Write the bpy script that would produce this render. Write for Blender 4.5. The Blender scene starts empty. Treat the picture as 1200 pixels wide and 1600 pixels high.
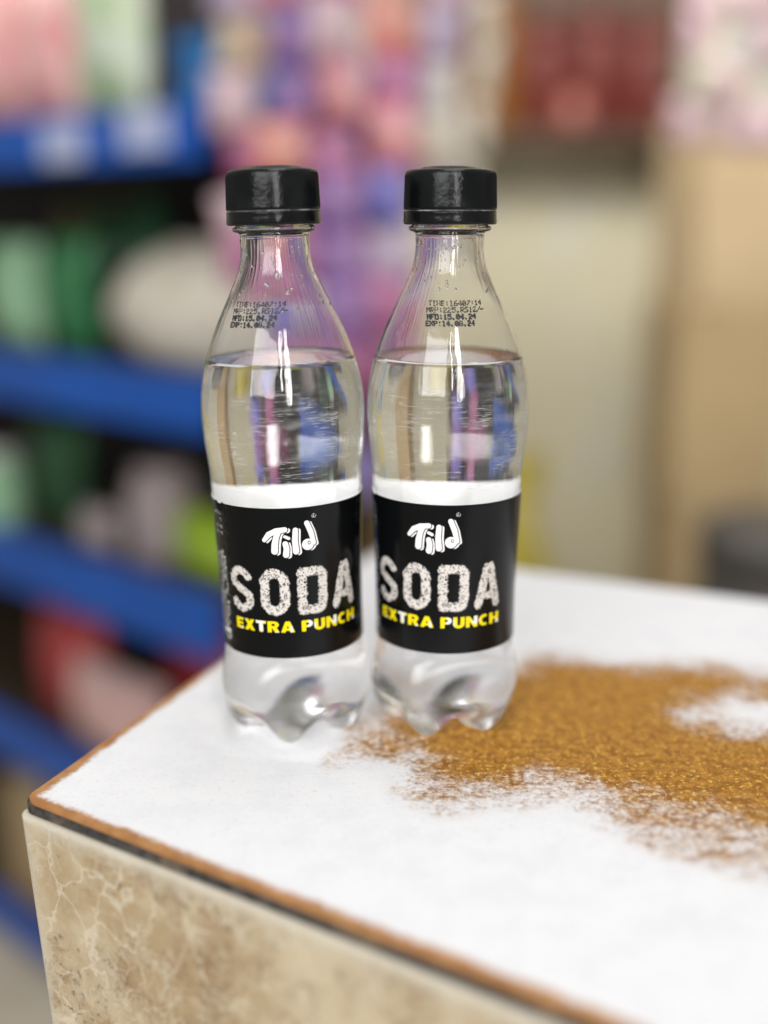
import bpy, bmesh, math, random
import numpy as np
from mathutils import Vector, Matrix

R = math.radians
random.seed(11)
rng = np.random.default_rng(5)
S = bpy.context.scene
C = S.collection

# ------------------------------------------------------------------ camera
CAM_Z = 0.179                                   # lens height above the counter top
cam_d = bpy.data.cameras.new('camera')
cam = bpy.data.objects.new('camera', cam_d); C.objects.link(cam)
cam.location = (0, 0, CAM_Z)
cam.rotation_euler = (R(90 - 14.485), 0, 0)
cam_d.sensor_fit = 'VERTICAL'; cam_d.sensor_height = 36.0; cam_d.sensor_width = 27.0
cam_d.lens = 40.5
cam_d.clip_start = 0.01; cam_d.clip_end = 50
cam_d.dof.use_dof = True
cam_d.dof.focus_distance = 0.374
cam_d.dof.aperture_fstop = 2.1
S.camera = cam

# ------------------------------------------------------------------ world, lamps, exposure
W = bpy.data.worlds.new('World'); S.world = W; W.use_nodes = True
bg = W.node_tree.nodes['Background']
bg.inputs[0].default_value = (1.0, 0.97, 0.93, 1); bg.inputs[1].default_value = 0.30

def lamp(name, loc, target, sx, sy, watts, col):
    d = bpy.data.lights.new(name, 'AREA'); d.shape = 'RECTANGLE'; d.size = sx; d.size_y = sy
    d.energy = watts; d.color = col
    o = bpy.data.objects.new(name, d); C.objects.link(o); o.location = loc
    o.rotation_euler = (Vector(target) - Vector(loc)).to_track_quat('-Z', 'Y').to_euler()
    return o
# ceiling tube, open shop front behind the camera, and an added back lamp
lamp('ceiling_and_fill_light', (0.12, 0.42, 1.70), (0.05, 0.42, 0), 1.3, 0.6, 11, (0.97, 0.98, 1.0))
# daylight from the open shop front: the bright door gap and the wider, dimmer street beside it
lamp('shop_front_light', (0.42, -1.30, 0.85), (0.0, 0.4, 0.1), 0.22, 1.4, 14, (1.0, 0.99, 0.97))
lamp('shop_front_light', (0.10, -1.32, 1.00), (0.0, 0.4, 0.1), 0.07, 1.0, 4, (1.0, 0.99, 0.97))
lamp('shop_front_light', (-0.75, -1.35, 0.95), (0.0, 0.4, 0.1), 1.3, 1.2, 25, (0.99, 0.99, 1.0))
lamp('ceiling_and_fill_light', (0.1, 1.55, 1.25), (0.25, 2.7, 0.15), 2.4, 0.4, 34, (1.0, 0.96, 0.90))  # added fill lamp, hung low and turned to brighten the back wall
S.view_settings.view_transform = 'Standard'; S.view_settings.look = 'None'
S.view_settings.exposure = 0.12; S.view_settings.gamma = 1.0
S.view_settings.use_curve_mapping = False
S.render.engine = 'CYCLES'
cy = S.cycles
cy.max_bounces = 36; cy.transmission_bounces = 36; cy.glossy_bounces = 10; cy.diffuse_bounces = 10
cy.transparent_max_bounces = 16
cy.caustics_reflective = True; cy.caustics_refractive = True; cy.blur_glossy = 0.1
cy.sample_clamp_indirect = 40.0
cy.use_denoising = True

# ------------------------------------------------------------------ helpers
def tag(o, label=None, cat=None, group=None, kind=None):
    if label: o['label'] = label
    if cat: o['category'] = cat
    if group: o['group'] = group
    if kind: o['kind'] = kind
    return o

def empty(name, loc=(0, 0, 0), rz=0.0):
    o = bpy.data.objects.new(name, None); C.objects.link(o)
    o.empty_display_size = 0.02
    o.location = loc; o.rotation_euler = (0, 0, rz)
    return o

def link(name, me, mats, parent=None, loc=None):
    o = bpy.data.objects.new(name, me); C.objects.link(o)
    if not isinstance(mats, (list, tuple)): mats = [mats]
    if len(me.materials) == 0:
        for m in mats: me.materials.append(m)
    if parent: o.parent = parent
    if loc is not None: o.location = loc
    return o

def mesh(name, V, F, smooth=True):
    me = bpy.data.meshes.new(name)
    me.from_pydata([tuple(v) for v in V], [], [tuple(f) for f in F])
    me.validate(); me.update()
    if smooth: me.polygons.foreach_set('use_smooth', [True] * len(me.polygons))
    return me

def from_bm(name, bm, smooth=True):
    me = bpy.data.meshes.new(name)
    bmesh.ops.recalc_face_normals(bm, faces=bm.faces)
    bm.to_mesh(me); bm.free()
    if smooth: me.polygons.foreach_set('use_smooth', [True] * len(me.polygons))
    return me

def lathe(name, prof, n=48, cap=True):
    """prof: list of (r, z) bottom to top, metres."""
    V = []; F = []
    for r, z in prof:
        for j in range(n):
            a = 2 * math.pi * j / n
            V.append((r * math.cos(a), r * math.sin(a), z))
    for i in range(len(prof) - 1):
        for j in range(n):
            F.append((i * n + j, i * n + (j + 1) % n, (i + 1) * n + (j + 1) % n, (i + 1) * n + j))
    if cap:
        F.append(tuple(range(n - 1, -1, -1)))
        F.append(tuple((len(prof) - 1) * n + j for j in range(n)))
    return mesh(name, V, F)

def box_mesh(name, sx, sy, sz, bev=0.0):
    bm = bmesh.new(); bmesh.ops.create_cube(bm, size=1)
    for v in bm.verts: v.co = Vector((v.co.x * sx, v.co.y * sy, (v.co.z + 0.5) * sz))
    if bev: bmesh.ops.bevel(bm, geom=bm.edges[:], offset=bev, segments=2, affect='EDGES', profile=0.6)
    return from_bm(name, bm, False)

def pillow_mesh(name, w, h, d, seed=0, nx=16, nz=20, crimp=0.05):
    """a filled foil packet: flat crimped ends top and bottom, puffed belly with creases"""
    r = random.Random(seed)
    ph = [r.uniform(0, 6.28) for _ in range(6)]
    V = []; F = []
    for side in (1, -1):
        for k in range(nz + 1):
            for i in range(nx + 1):
                u = i / nx * 2 - 1; v = k / nz * 2 - 1
                e = max(0.0, 1 - abs(v) ** 5 * 1.0)
                if abs(v) > 1 - crimp * 2: e = 0.02
                puff = (max(0, 1 - u * u)) ** 0.55 * max(0, e) * (1 - 0.35 * v * v)
                cr = 0.06 * math.sin(7 * u + ph[0] + 3 * v) * abs(v) ** 2 + 0.04 * math.sin(5 * v + ph[1]) * u
                y = side * d / 2 * max(0.02, puff * (1 + cr))
                x = u * w / 2 * (1 - 0.07 * (1 - abs(v)) * (1 if crimp else 0))
                V.append((x, y, (v + 1) / 2 * h))
    m = (nx + 1) * (nz + 1)
    for s in (0, 1):
        for k in range(nz):
            for i in range(nx):
                a = s * m + k * (nx + 1) + i
                q = (a, a + 1, a + nx + 2, a + nx + 1)
                F.append(q if s == 1 else q[::-1])
    for k in range(nz):
        for i in (0, nx):
            a = k * (nx + 1) + i; b = a + nx + 1
            q = (a, b, m + b, m + a); F.append(q if i == nx else q[::-1])
    for i in range(nx):
        for k in (0, nz):
            a = k * (nx + 1) + i; b = a + 1
            q = (a, b, m + b, m + a); F.append(q if k == 0 else q[::-1])
    return mesh(name, V, F)

# ------------------------------------------------------------------ material helpers
def mat(name):
    m = bpy.data.materials.new(name); m.use_nodes = True
    nt = m.node_tree
    return m, nt, nt.nodes['Principled BSDF']

def N(nt, t, **kw):
    n = nt.nodes.new(t)
    for k, v in kw.items():
        if k in ('operation', 'blend_type', 'data_type', 'feature', 'attribute_name', 'clamp', 'noise_dimensions', 'distance',
                 'voronoi_dimensions', 'interpolation_type', 'wave_type', 'bands_direction'):
            setattr(n, k, v)
        else:
            n.inputs[k].default_value = v
    return n

def mth(nt, op, a, b=None, c=None, clamp=False):
    n = nt.nodes.new('ShaderNodeMath'); n.operation = op; n.use_clamp = clamp
    for i, x in enumerate((a, b, c)):
        if x is None: continue
        if isinstance(x, (int, float)): n.inputs[i].default_value = x
        else: nt.links.new(x, n.inputs[i])
    return n.outputs[0]

def sstep(nt, x, lo, hi):
    n = nt.nodes.new('ShaderNodeMapRange'); n.interpolation_type = 'SMOOTHSTEP'; n.clamp = True
    nt.links.new(x, n.inputs[0]); n.inputs[1].default_value = lo; n.inputs[2].default_value = hi
    n.inputs[3].default_value = 0; n.inputs[4].default_value = 1
    return n.outputs[0]

def mixc(nt, f, a, b, bt='MIX'):
    n = nt.nodes.new('ShaderNodeMix'); n.data_type = 'RGBA'; n.blend_type = bt
    for s, x in ((n.inputs[0], f), (n.inputs[6], a), (n.inputs[7], b)):
        if isinstance(x, (int, float)): s.default_value = x
        elif isinstance(x, tuple): s.default_value = (*x[:3], 1)
        else: nt.links.new(x, s)
    return n.outputs[2]

def coords(nt, scale=(1, 1, 1)):
    t = nt.nodes.new('ShaderNodeTexCoord'); mp = nt.nodes.new('ShaderNodeMapping')
    nt.links.new(t.outputs['Object'], mp.inputs[0]); mp.inputs[3].default_value = scale
    return mp.outputs[0]

def noise(nt, vec, scale, detail=3, rough=0.5, dist=0.0):
    n = nt.nodes.new('ShaderNodeTexNoise'); nt.links.new(vec, n.inputs['Vector'])
    n.inputs['Scale'].default_value = scale; n.inputs['Detail'].default_value = detail
    n.inputs['Roughness'].default_value = rough; n.inputs['Distortion'].default_value = dist
    return n.outputs[0]

def voro(nt, vec, scale, feature='F1', rnd=1.0):
    n = nt.nodes.new('ShaderNodeTexVoronoi'); n.feature = feature; nt.links.new(vec, n.inputs['Vector'])
    n.inputs['Scale'].default_value = scale; n.inputs['Randomness'].default_value = rnd
    return n

def bump(nt, b, h, strength, dist):
    n = nt.nodes.new('ShaderNodeBump'); n.inputs['Strength'].default_value = strength
    n.inputs['Distance'].default_value = dist; nt.links.new(h, n.inputs['Height'])
    nt.links.new(n.outputs[0], b.inputs['Normal']); return n

def plain(name, col, rough=0.5, col2=None, scale=30, spec=0.5, bstr=0.0):
    """plain paint / plastic / card with mild uneven colour"""
    m, nt, b = mat(name)
    v = coords(nt)
    nz = noise(nt, v, scale, 4, 0.6)
    c2 = col2 if col2 else tuple(x * 0.8 for x in col)
    nt.links.new(mixc(nt, sstep(nt, nz, 0.35, 0.65), col, c2), b.inputs['Base Color'])
    b.inputs['Roughness'].default_value = rough
    b.inputs['Specular IOR Level'].default_value = spec
    if bstr: bump(nt, b, nz, bstr, 0.002)
    return m

def printed(name, base, c1, c2, scale=18, rough=0.35):
    """printed foil: a ground colour with two colours of printed shapes"""
    m, nt, b = mat(name)
    v = coords(nt)
    vo = voro(nt, v, scale)
    n1 = noise(nt, v, scale * 0.7, 1)
    k = mixc(nt, sstep(nt, vo.outputs['Distance'], 0.42, 0.36), base, c1)
    k = mixc(nt, sstep(nt, n1, 0.56, 0.6), k, c2)
    nt.links.new(k, b.inputs['Base Color']); b.inputs['Roughness'].default_value = rough
    return m

# ================================================================== SETTING
K = 1.4                                          # size of the shop behind, in plan units
FLOOR_Z = -1.08
def hz(z): return CAM_Z + K * (z - CAM_Z)        # height of a plan level
m_floor = plain('floor_tiles', (0.62, 0.55, 0.42), 0.35, (0.5, 0.44, 0.33), 6)
fl = link('floor', mesh('floor', [(-5, -2, 0), (5, -2, 0), (5, 5, 0), (-5, 5, 0)], [(0, 1, 2, 3)], False), m_floor, loc=(0, 0, FLOOR_Z))
tag(fl, kind='structure')
m_wall, nt, b = mat('wall_plaster')
v = coords(nt); n1 = noise(nt, v, 2.2, 4, 0.6); n2 = noise(nt, v, 9, 3)
k = mixc(nt, sstep(nt, n1, 0.35, 0.68), (0.64, 0.595, 0.43), (0.57, 0.54, 0.40))
k = mixc(nt, sstep(nt, n2, 0.5, 0.75), k, (0.62, 0.60, 0.52))
nt.links.new(k, b.inputs['Base Color']); b.inputs['Roughness'].default_value = 0.7
bm = bmesh.new(); bmesh.ops.create_cube(bm, size=1)
for vv in bm.verts: vv.co = Vector((vv.co.x * 7, vv.co.y * 0.1, vv.co.z * 3.2))
wl = link('back_wall', from_bm('back_wall', bm, False), m_wall, loc=(0.6, 2.1 * K, FLOOR_Z + 1.6))
tag(wl, kind='structure')

# ================================================================== COUNTER
A = np.array([-0.1140, 0.3305]); FD = np.array([math.cos(R(-32.6)), math.sin(R(-32.6))])
LD = np.array([math.cos(R(69)), math.sin(R(69))])
Bc = A + 0.55 * FD; Dc = np.array([-0.005, 0.606]); Cc = np.array([0.43, 0.413])
FN = np.array([FD[1], -FD[0]])                       # outward normal of the front edge
LN = np.array([-LD[1], LD[0]])                       # outward normal of the left edge

brown_patch = np.array([[4,384],[6,402],[30,432],[54,438],[67,450],[94,440],[125,440],[175,424],[170,408],[145,412],[119,406],[112,392],[122,381],
    [140,378],[190,362],[190,290],[150,305],[116,314],[107,321],[95,323],[81,331],[67,334],[61,342],[53,344],[41,336],[33,338],[20,331],[15,336],[17,351],[8,364]]) / 1000.0

def poly_sd(P, poly):
    """signed distance of points P (n,2) to polygon, negative inside"""
    d = np.full(len(P), 1e9); ins = np.zeros(len(P), bool)
    m = len(poly)
    for i in range(m):
        a = poly[i]; b = poly[(i + 1) % m]; e = b - a; w = P - a
        t = np.clip((w @ e) / (e @ e + 1e-18), 0, 1)
        q = w - t[:, None] * e
        d = np.minimum(d, (q ** 2).sum(1))
        c1 = (a[1] <= P[:, 1]) != (b[1] <= P[:, 1])
        with np.errstate(divide='ignore', invalid='ignore'):
            xi = a[0] + (P[:, 1] - a[1]) / (b[1] - a[1] if b[1] != a[1] else 1e-18) * (b[0] - a[0])
        ins ^= c1 & (P[:, 0] < xi)
    d = np.sqrt(d)
    return np.where(ins, -d, d)

def round_corner(P, r=0.0045):
    """pull grid points near corner A onto a rounded corner"""
    M = np.linalg.inv(np.stack([FD, LD], 1))
    ab = (P - A) @ M.T
    da = ab[:, 0]; db = ab[:, 1]
    sel = (da < r) & (db < r)
    q = ab[sel] - r; l = np.sqrt((q ** 2).sum(1)); f = np.where(l > r, r / np.maximum(l, 1e-9), 1)
    ab[sel] = r + q * f[:, None]
    return A + ab @ np.stack([FD, LD], 1).T

NG = 240
uu = np.linspace(0, 1, NG + 1) ** 1.25
U, Vv = np.meshgrid(uu, np.linspace(0, 1, NG + 1))
U = U.ravel()[:, None]; Vv = Vv.ravel()[:, None]
P = (1 - U) * (1 - Vv) * A + U * (1 - Vv) * Bc + U * Vv * Cc + (1 - U) * Vv * Dc
P = round_corner(P)
quad_poly = np.array([A, Bc, Cc, Dc])
edge_d = np.minimum((P - A) @ (-FN), (P - A) @ (-LN))                 # distance in from front / left edge
patch_d = poly_sd(P, brown_patch)
thin = np.array([[0.085, 0.300, 0.030], [0.122, 0.285, 0.032], [-0.022, 0.352, 0.012], [0.150, 0.260, 0.03], [0.062, 0.29, 0.008], [-0.004, 0.372, 0.016]])
powder = 0.5 + np.minimum((edge_d - 0.0036) / 0.0036, patch_d / 0.036)
for cx, cyy, rr in thin:
    dd = np.sqrt(((P - [cx, cyy]) ** 2).sum(1))
    powder -= 0.50 * np.clip(powder, 0, 1) * np.exp(-(dd / rr) ** 2)
powder = np.clip(powder, 0, 1)
V = np.concatenate([P, np.zeros((len(P), 1))], 1)
F = []
for k in range(NG):
    for i in range(NG):
        a = k * (NG + 1) + i; F.append((a, a + 1, a + NG + 2, a + NG + 1))
# skirt of the top sheet
rim = [i for i in range(NG + 1)] + [k * (NG + 1) + NG for k in range(1, NG + 1)] + \
      [NG * (NG + 1) + i for i in range(NG - 1, -1, -1)] + [k * (NG + 1) for k in range(NG - 1, 0, -1)]
n0 = len(V); V = np.concatenate([V, V[rim] - [0, 0, 0.0012]])
for i in range(len(rim)):
    j = (i + 1) % len(rim); F.append((rim[i], n0 + i, n0 + j, rim[j]))
me = mesh('counter_top', V, F, False)
at = me.attributes.new('powder', 'FLOAT', 'POINT')
at.data.foreach_set('value', np.concatenate([powder, np.zeros(len(rim))]).astype(np.float32))
at = me.attributes.new('rim', 'FLOAT', 'POINT')
at.data.foreach_set('value', np.concatenate([np.clip(1.6 - edge_d / 0.010, 0, 1), np.ones(len(rim))]).astype(np.float32))

m_top, nt, b = mat('speckled_brown_laminate_with_white_powder')
an = N(nt, 'ShaderNodeAttribute', attribute_name='powder').outputs['Fac']
v = coords(nt)
g1 = noise(nt, v, 560, 3, 0.7); g2 = noise(nt, v, 260, 4, 0.7); g3 = noise(nt, v, 70, 4, 0.65); g4 = noise(nt, v, 1500, 1)
br = mixc(nt, sstep(nt, g2, 0.40, 0.60), (0.26, 0.105, 0.016), (0.44, 0.205, 0.030))
br = mixc(nt, sstep(nt, g1, 0.55, 0.64), br, (0.70, 0.44, 0.08))
br = mixc(nt, sstep(nt, g4, 0.60, 0.72), br, (0.17, 0.07, 0.02))
rm = N(nt, 'ShaderNodeAttribute', attribute_name='rim').outputs['Fac']          # plain wooden edging round the top
wd = mixc(nt, sstep(nt, noise(nt, coords(nt, (1, 1, 1)), 130, 4, 0.6), 0.35, 0.65), (0.46, 0.235, 0.095), (0.36, 0.165, 0.06))
br = mixc(nt, rm, br, wd)
loose = sstep(nt, an, 1.0, 0.72)                       # grains only break up where the powder thins out
f = mth(nt, 'ADD', an, mth(nt, 'MULTIPLY', loose, mth(nt, 'MULTIPLY', mth(nt, 'SUBTRACT', g3, 0.5), 1.5)))
f = mth(nt, 'ADD', f, mth(nt, 'MULTIPLY', loose, mth(nt, 'MULTIPLY', mth(nt, 'SUBTRACT', g2, 0.5), 0.7)))
f = mth(nt, 'ADD', f, mth(nt, 'MULTIPLY', loose, mth(nt, 'MULTIPLY', mth(nt, 'SUBTRACT', g1, 0.5), 0.9)))
f = mth(nt, 'MULTIPLY', sstep(nt, f, 0.12, 1.0), sstep(nt, an, 0.02, 0.30))
wh = mixc(nt, sstep(nt, g3, 0.40, 0.7), (0.80, 0.80, 0.81), (0.755, 0.755, 0.775))
wh = mixc(nt, sstep(nt, g1, 0.56, 0.70), wh, (0.70, 0.69, 0.70))
nt.links.new(mixc(nt, f, br, wh), b.inputs['Base Color'])
nt.links.new(mth(nt, 'MULTIPLY_ADD', f, 0.5, 0.38), b.inputs['Roughness'])
b.inputs['Specular IOR Level'].default_value = 0.12
bump(nt, b, mth(nt, 'ADD', f, mth(nt, 'MULTIPLY', g1, 0.6)), 0.35, 0.0004)

counter = empty('counter', (0, 0, 0))
tag(counter, 'counter with marble tiled side and brown speckled top dusted with white powder', 'counter')
link('top_panel', me, m_top, counter)

def prism(poly, z0, z1, name, bev=0):
    bm = bmesh.new()
    vs = [bm.verts.new((p[0], p[1], z0)) for p in poly]; f_ = bm.faces.new(vs)
    r_ = bmesh.ops.extrude_face_region(bm, geom=[f_])
    for e in r_['geom']:
        if isinstance(e, bmesh.types.BMVert): e.co.z = z1
    bmesh.ops.recalc_face_normals(bm, faces=bm.faces)
    if bev: bmesh.ops.bevel(bm, geom=bm.edges[:], offset=bev, segments=2, affect='EDGES')
    return from_bm(name, bm, False)

arc = round_corner(np.array([A + 0.0045 * LD * (1 - t) for t in np.linspace(0, 1, 6)] + [A + 0.0045 * FD * t for t in np.linspace(0.15, 1, 6)]))
outl = [tuple(p) for p in arc] + [tuple(Bc), tuple(Cc), tuple(Dc)]
ctr = np.mean([A, Bc, Cc, Dc], 0)
def inset(poly, d): return [tuple(np.array(p) + (ctr - np.array(p)) / np.linalg.norm(ctr - np.array(p)) * d) for p in poly]
m_trim, nt, b = mat('dark_edge_strip')
v = coords(nt); n1 = noise(nt, v, 260, 4, 0.7); n2 = noise(nt, v, 60, 3)
k = mixc(nt, sstep(nt, n1, 0.35, 0.7), (0.022, 0.021, 0.021), (0.085, 0.08, 0.075))
nt.links.new(mixc(nt, sstep(nt, n2, 0.55, 0.7), k, (0.16, 0.12, 0.08)), b.inputs['Base Color'])
b.inputs['Roughness'].default_value = 0.6; bump(nt, b, n1, 0.6, 0.0006)
link('edge_strip', prism(inset(outl, -0.0008), -0.0044, -0.0013, 'edge_strip'), m_trim, counter)

# marble tiles on the counter's sides
m_tile, nt, b = mat('brown_marble_tile')
v = coords(nt)
w1 = noise(nt, v, 22, 5, 0.65)
vd = nt.nodes.new('ShaderNodeVectorMath'); vd.operation = 'ADD'
nn = nt.nodes.new('ShaderNodeTexNoise'); nt.links.new(v, nn.inputs['Vector']); nn.inputs['Scale'].default_value = 40; nn.inputs['Detail'].default_value = 5
sc_ = nt.nodes.new('ShaderNodeVectorMath'); sc_.operation = 'SCALE'; nt.links.new(nn.outputs['Color'], sc_.inputs[0]); sc_.inputs['Scale'].default_value = 0.036
nt.links.new(v, vd.inputs[0]); nt.links.new(sc_.outputs[0], vd.inputs[1])
vo1 = voro(nt, vd.outputs[0], 62, 'DISTANCE_TO_EDGE').outputs['Distance']
vo2 = voro(nt, vd.outputs[0], 150, 'DISTANCE_TO_EDGE').outputs['Distance']
n_b = noise(nt, v, 30, 6, 0.7); n_f = noise(nt, v, 420, 4, 0.75); n_m = noise(nt, v, 150, 6, 0.75)
k = mixc(nt, sstep(nt, w1, 0.38, 0.62), (0.55, 0.46, 0.315), (0.40, 0.295, 0.17))
k = mixc(nt, mth(nt, 'MULTIPLY', sstep(nt, n_b, 0.49, 0.66), 0.85), k, (0.28, 0.18, 0.095))
k = mixc(nt, mth(nt, 'MULTIPLY', sstep(nt, n_m, 0.50, 0.66), 0.65), k, (0.50, 0.43, 0.31))
ve = mth(nt, 'MULTIPLY', sstep(nt, vo1, 0.045, 0.0), sstep(nt, noise(nt, v, 34, 3), 0.42, 0.56))
k = mixc(nt, mth(nt, 'MULTIPLY', ve, 0.7), k, (0.66, 0.59, 0.46))
ve2 = mth(nt, 'MULTIPLY', sstep(nt, vo2, 0.05, 0.0), sstep(nt, noise(nt, v, 48, 2), 0.42, 0.58))
k = mixc(nt, mth(nt, 'MULTIPLY', ve2, 0.6), k, (0.60, 0.53, 0.40))
k = mixc(nt, mth(nt, 'MULTIPLY', sstep(nt, n_f, 0.55, 0.66), mth(nt, 'MULTIPLY', sstep(nt, n_b, 0.42, 0.58), 0.75)), k, (0.11, 0.07, 0.045))
ea = N(nt, 'ShaderNodeAttribute', attribute_name='edge_wear').outputs['Fac']
ew = sstep(nt, mth(nt, 'ADD', ea, mth(nt, 'MULTIPLY', mth(nt, 'SUBTRACT', n_m, 0.5), 0.5)), 0.35, 0.95)
k = mixc(nt, mth(nt, 'MULTIPLY', ew, 0.85), k, (0.54, 0.50, 0.41))
nt.links.new(k, b.inputs['Base Color']); b.inputs['Roughness'].default_value = 0.32
bump(nt, b, n_f, 0.12, 0.0004)

def tile_mesh(name, p0, d, n, length, z_top, h, shear0, lean, thick=0.007):
    """slab along direction d from p0, outward normal n; polished pale arris round its edge"""
    bm = bmesh.new(); nx, nz = 90, 60
    lay = bm.verts.layers.float.new('edge_wear')
    rows = {}
    br_ = 0.0022
    xs = [0, 0.0006, 0.0014, 0.0024] + list(np.linspace(0.0045, length, nx))
    zs = [0, 0.0006, 0.0014, 0.0024] + list(np.linspace(0.0045, h, nz))
    for kz, dz in enumerate(zs):
        for kx, dx in enumerate(xs):
            e = min(dx, dz)
            back = br_ - math.sqrt(max(0, br_ ** 2 - max(0, br_ - e) ** 2)) if e < br_ else 0
            p = p0 + d * (dx + shear0 * dz) + n * (0.0016 - back + lean * dz)
            vt = bm.verts.new((p[0], p[1], z_top - dz)); vt[lay] = math.exp(-max(0, e) / 0.0075)
            rows[kz, kx] = vt
    for kz in range(len(zs) - 1):
        for kx in range(len(xs) - 1):
            bm.faces.new((rows[kz, kx], rows[kz + 1, kx], rows[kz + 1, kx + 1], rows[kz, kx + 1]))
    # back and rim
    bk = {}
    loop = [(0, i) for i in range(len(xs))] + [(i, len(xs) - 1) for i in range(1, len(zs))] + \
           [(len(zs) - 1, i) for i in range(len(xs) - 2, -1, -1)] + [(i, 0) for i in range(len(zs) - 2, 0, -1)]
    bv = []
    for kz, kx in loop:
        c = rows[kz, kx].co; q = bm.verts.new((c.x - n[0] * thick, c.y - n[1] * thick, c.z)); q[lay] = 1.0; bv.append(q)
    for i in range(len(loop)):
        j = (i + 1) % len(loop)
        bm.faces.new((rows[loop[i]], rows[loop[j]], bv[j], bv[i]))
    bm.faces.new(bv)
    return from_bm(name, bm, True)
link('tile', tile_mesh('tile', A + FD * -0.0012, FD, FN, 0.50, -0.0048, 0.30, 0.085, 0.0), m_tile, counter)
link('tile', tile_mesh('tile', A + LD * 0.0075, LD, LN, 0.28, -0.0048, 0.30, 0.0, -0.055), m_tile, counter)
m_core = plain('counter_core', (0.30, 0.27, 0.22), 0.8)
core = [A + FD * 0.045 + LD * 0.045, Bc + LD * 0.02, Cc - LD * 0.01, Dc + FD * 0.04 - LD * 0.02]
link('core', prism(core, FLOOR_Z, -0.0046, 'core'), m_core, counter)

# ================================================================== SODA BOTTLES
prof_mm = [(17,26.5),(20.5,26.2),(24,25.6),(28,24.9),(31,24.55),(42,24.4),(54,24.5),(66,24.9),(80,25.4),(87,25.7),(94,25.95),(99.5,26.5),
    (105,27.15),(111,27.55),(116,27.65),(122,27.2),(127.3,26.25),(132.7,24.9),(138,23.1),(143.5,20.85),(148.8,18.35),(154,15.8),(158,13.95),
    (161.4,12.55),(165,11.65),(168.5,11.3),(172.2,11.35)]
def catmull(pts, m=4):
    out = []
    for i in range(len(pts) - 1):
        p0 = pts[max(i - 1, 0)]; p1 = pts[i]; p2 = pts[i + 1]; p3 = pts[min(i + 2, len(pts) - 1)]
        for k in range(m):
            t = k / m
            # centripetal-free hermite in z
            m1 = (p2[1] - p0[1]) / (p2[0] - p0[0]) if p2[0] != p0[0] else 0
            m2 = (p3[1] - p1[1]) / (p3[0] - p1[0]) if p3[0] != p1[0] else 0
            if i == 0: m1 = 0
            h = p2[0] - p1[0]
            r = (2*t**3-3*t**2+1)*p1[1] + (t**3-2*t**2+t)*h*m1 + (-2*t**3+3*t**2)*p2[1] + (t**3-t**2)*h*m2
            out.append((p1[0] + t * h, r))
    out.append(pts[-1]); return out
prof = catmull(prof_mm, 4)
pz = np.array([p[0] for p in prof]); pr = np.array([p[1] for p in prof])
def rad(z): return np.interp(z, pz, pr)
neck = [(173.2, 11.6), (173.6, 12.6), (173.9, 13.5), (174.6, 13.7), (175.1, 13.5), (175.4, 12.7), (176.2, 12.4), (184, 12.4), (190.6, 12.4), (191.2, 12.1), (191.3, 11.5)]
NS = 160
TH = 2 * np.pi * np.arange(NS) / NS
Rb, Hb = 26.5, 17.0
NB = 30
rings = []                                   # each (NS,3) in mm
wf = (0.5 + 0.5 * np.cos(5 * TH)) ** 1.15
for i in range(1, NB):
    t = i / NB; ph_ = t * math.pi / 2
    rho = Rb * math.sin(ph_); q = rho / Rb
    zv = 3.2 + (Hb - 3.2) * (1 - math.cos(ph_)) ** 0.85
    q0 = 0.60
    if q <= q0: zf = 3.0 * (0.5 + 0.5 * math.cos(math.pi * q / q0)) ** 1.2
    else:
        s_ = (q - q0) / (1 - q0); zf = Hb * (1 - math.sqrt(max(0, 1 - s_ ** 2.3)))
    w = wf * min(1.0, q / 0.35)
    z = zv * (1 - w) + zf * w
    rings.append(np.stack([rho * np.cos(TH), rho * np.sin(TH), z], 1))
n_base = len(rings)
for z, r in prof: rings.append(np.stack([r * np.cos(TH), r * np.sin(TH), np.full(NS, z)], 1))
n_body = len(rings)
for z, r in neck: rings.append(np.stack([r * np.cos(TH), r * np.sin(TH), np.full(NS, z)], 1))
G = np.array(rings)                          # rings x NS x 3
bottom = np.array([0, 0, 3.2])
def grid_normals(G):
    du = np.roll(G, -1, 1) - np.roll(G, 1, 1)
    dv = np.gradient(G, axis=0)
    n = np.cross(du, dv); n /= np.maximum(np.linalg.norm(n, axis=2, keepdims=True), 1e-9)
    return n
GN = grid_normals(G)
thick = np.full(len(G), 0.45); thick[:n_base] = 0.6
thick[n_body - 24:n_body] = np.linspace(0.45, 1.3, 24); thick[n_body:] = 1.3
inner = G - GN * thick[:, None, None]
# neck bore is straight
for i in range(n_body, len(G)):
    inner[i, :, 0] = 10.0 * np.cos(TH); inner[i, :, 1] = 10.0 * np.sin(TH); inner[i, :, 2] = G[i, :, 2]
def skin(Gr, bot, flip):
    V = [tuple(bot)] + [tuple(p) for p in Gr.reshape(-1, 3)]
    F = []
    def q(i, j): return 1 + i * NS + j % NS
    for j in range(NS): F.append((0, q(0, j + 1), q(0, j)))
    for i in range(len(Gr) - 1):
        for j in range(NS): F.append((q(i, j), q(i, j + 1), q(i + 1, j + 1), q(i + 1, j)))
    if flip: F = [f[::-1] for f in F]
    return V, F
V1, F1 = skin(G, bottom, False)
V2, F2 = skin(inner, bottom + [0, 0, 0.6], True)
o1 = len(V1)
F = F1 + [tuple(i + o1 for i in f) for f in F2]
top1 = 1 + (len(G) - 1) * NS; top2 = o1 + 1 + (len(G) - 1) * NS
for j in range(NS): F.append((top1 + j, top1 + (j + 1) % NS, top2 + (j + 1) % NS, top2 + j))
me_shell = mesh('shell', np.array(V1 + V2) / 1000, F)

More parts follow.
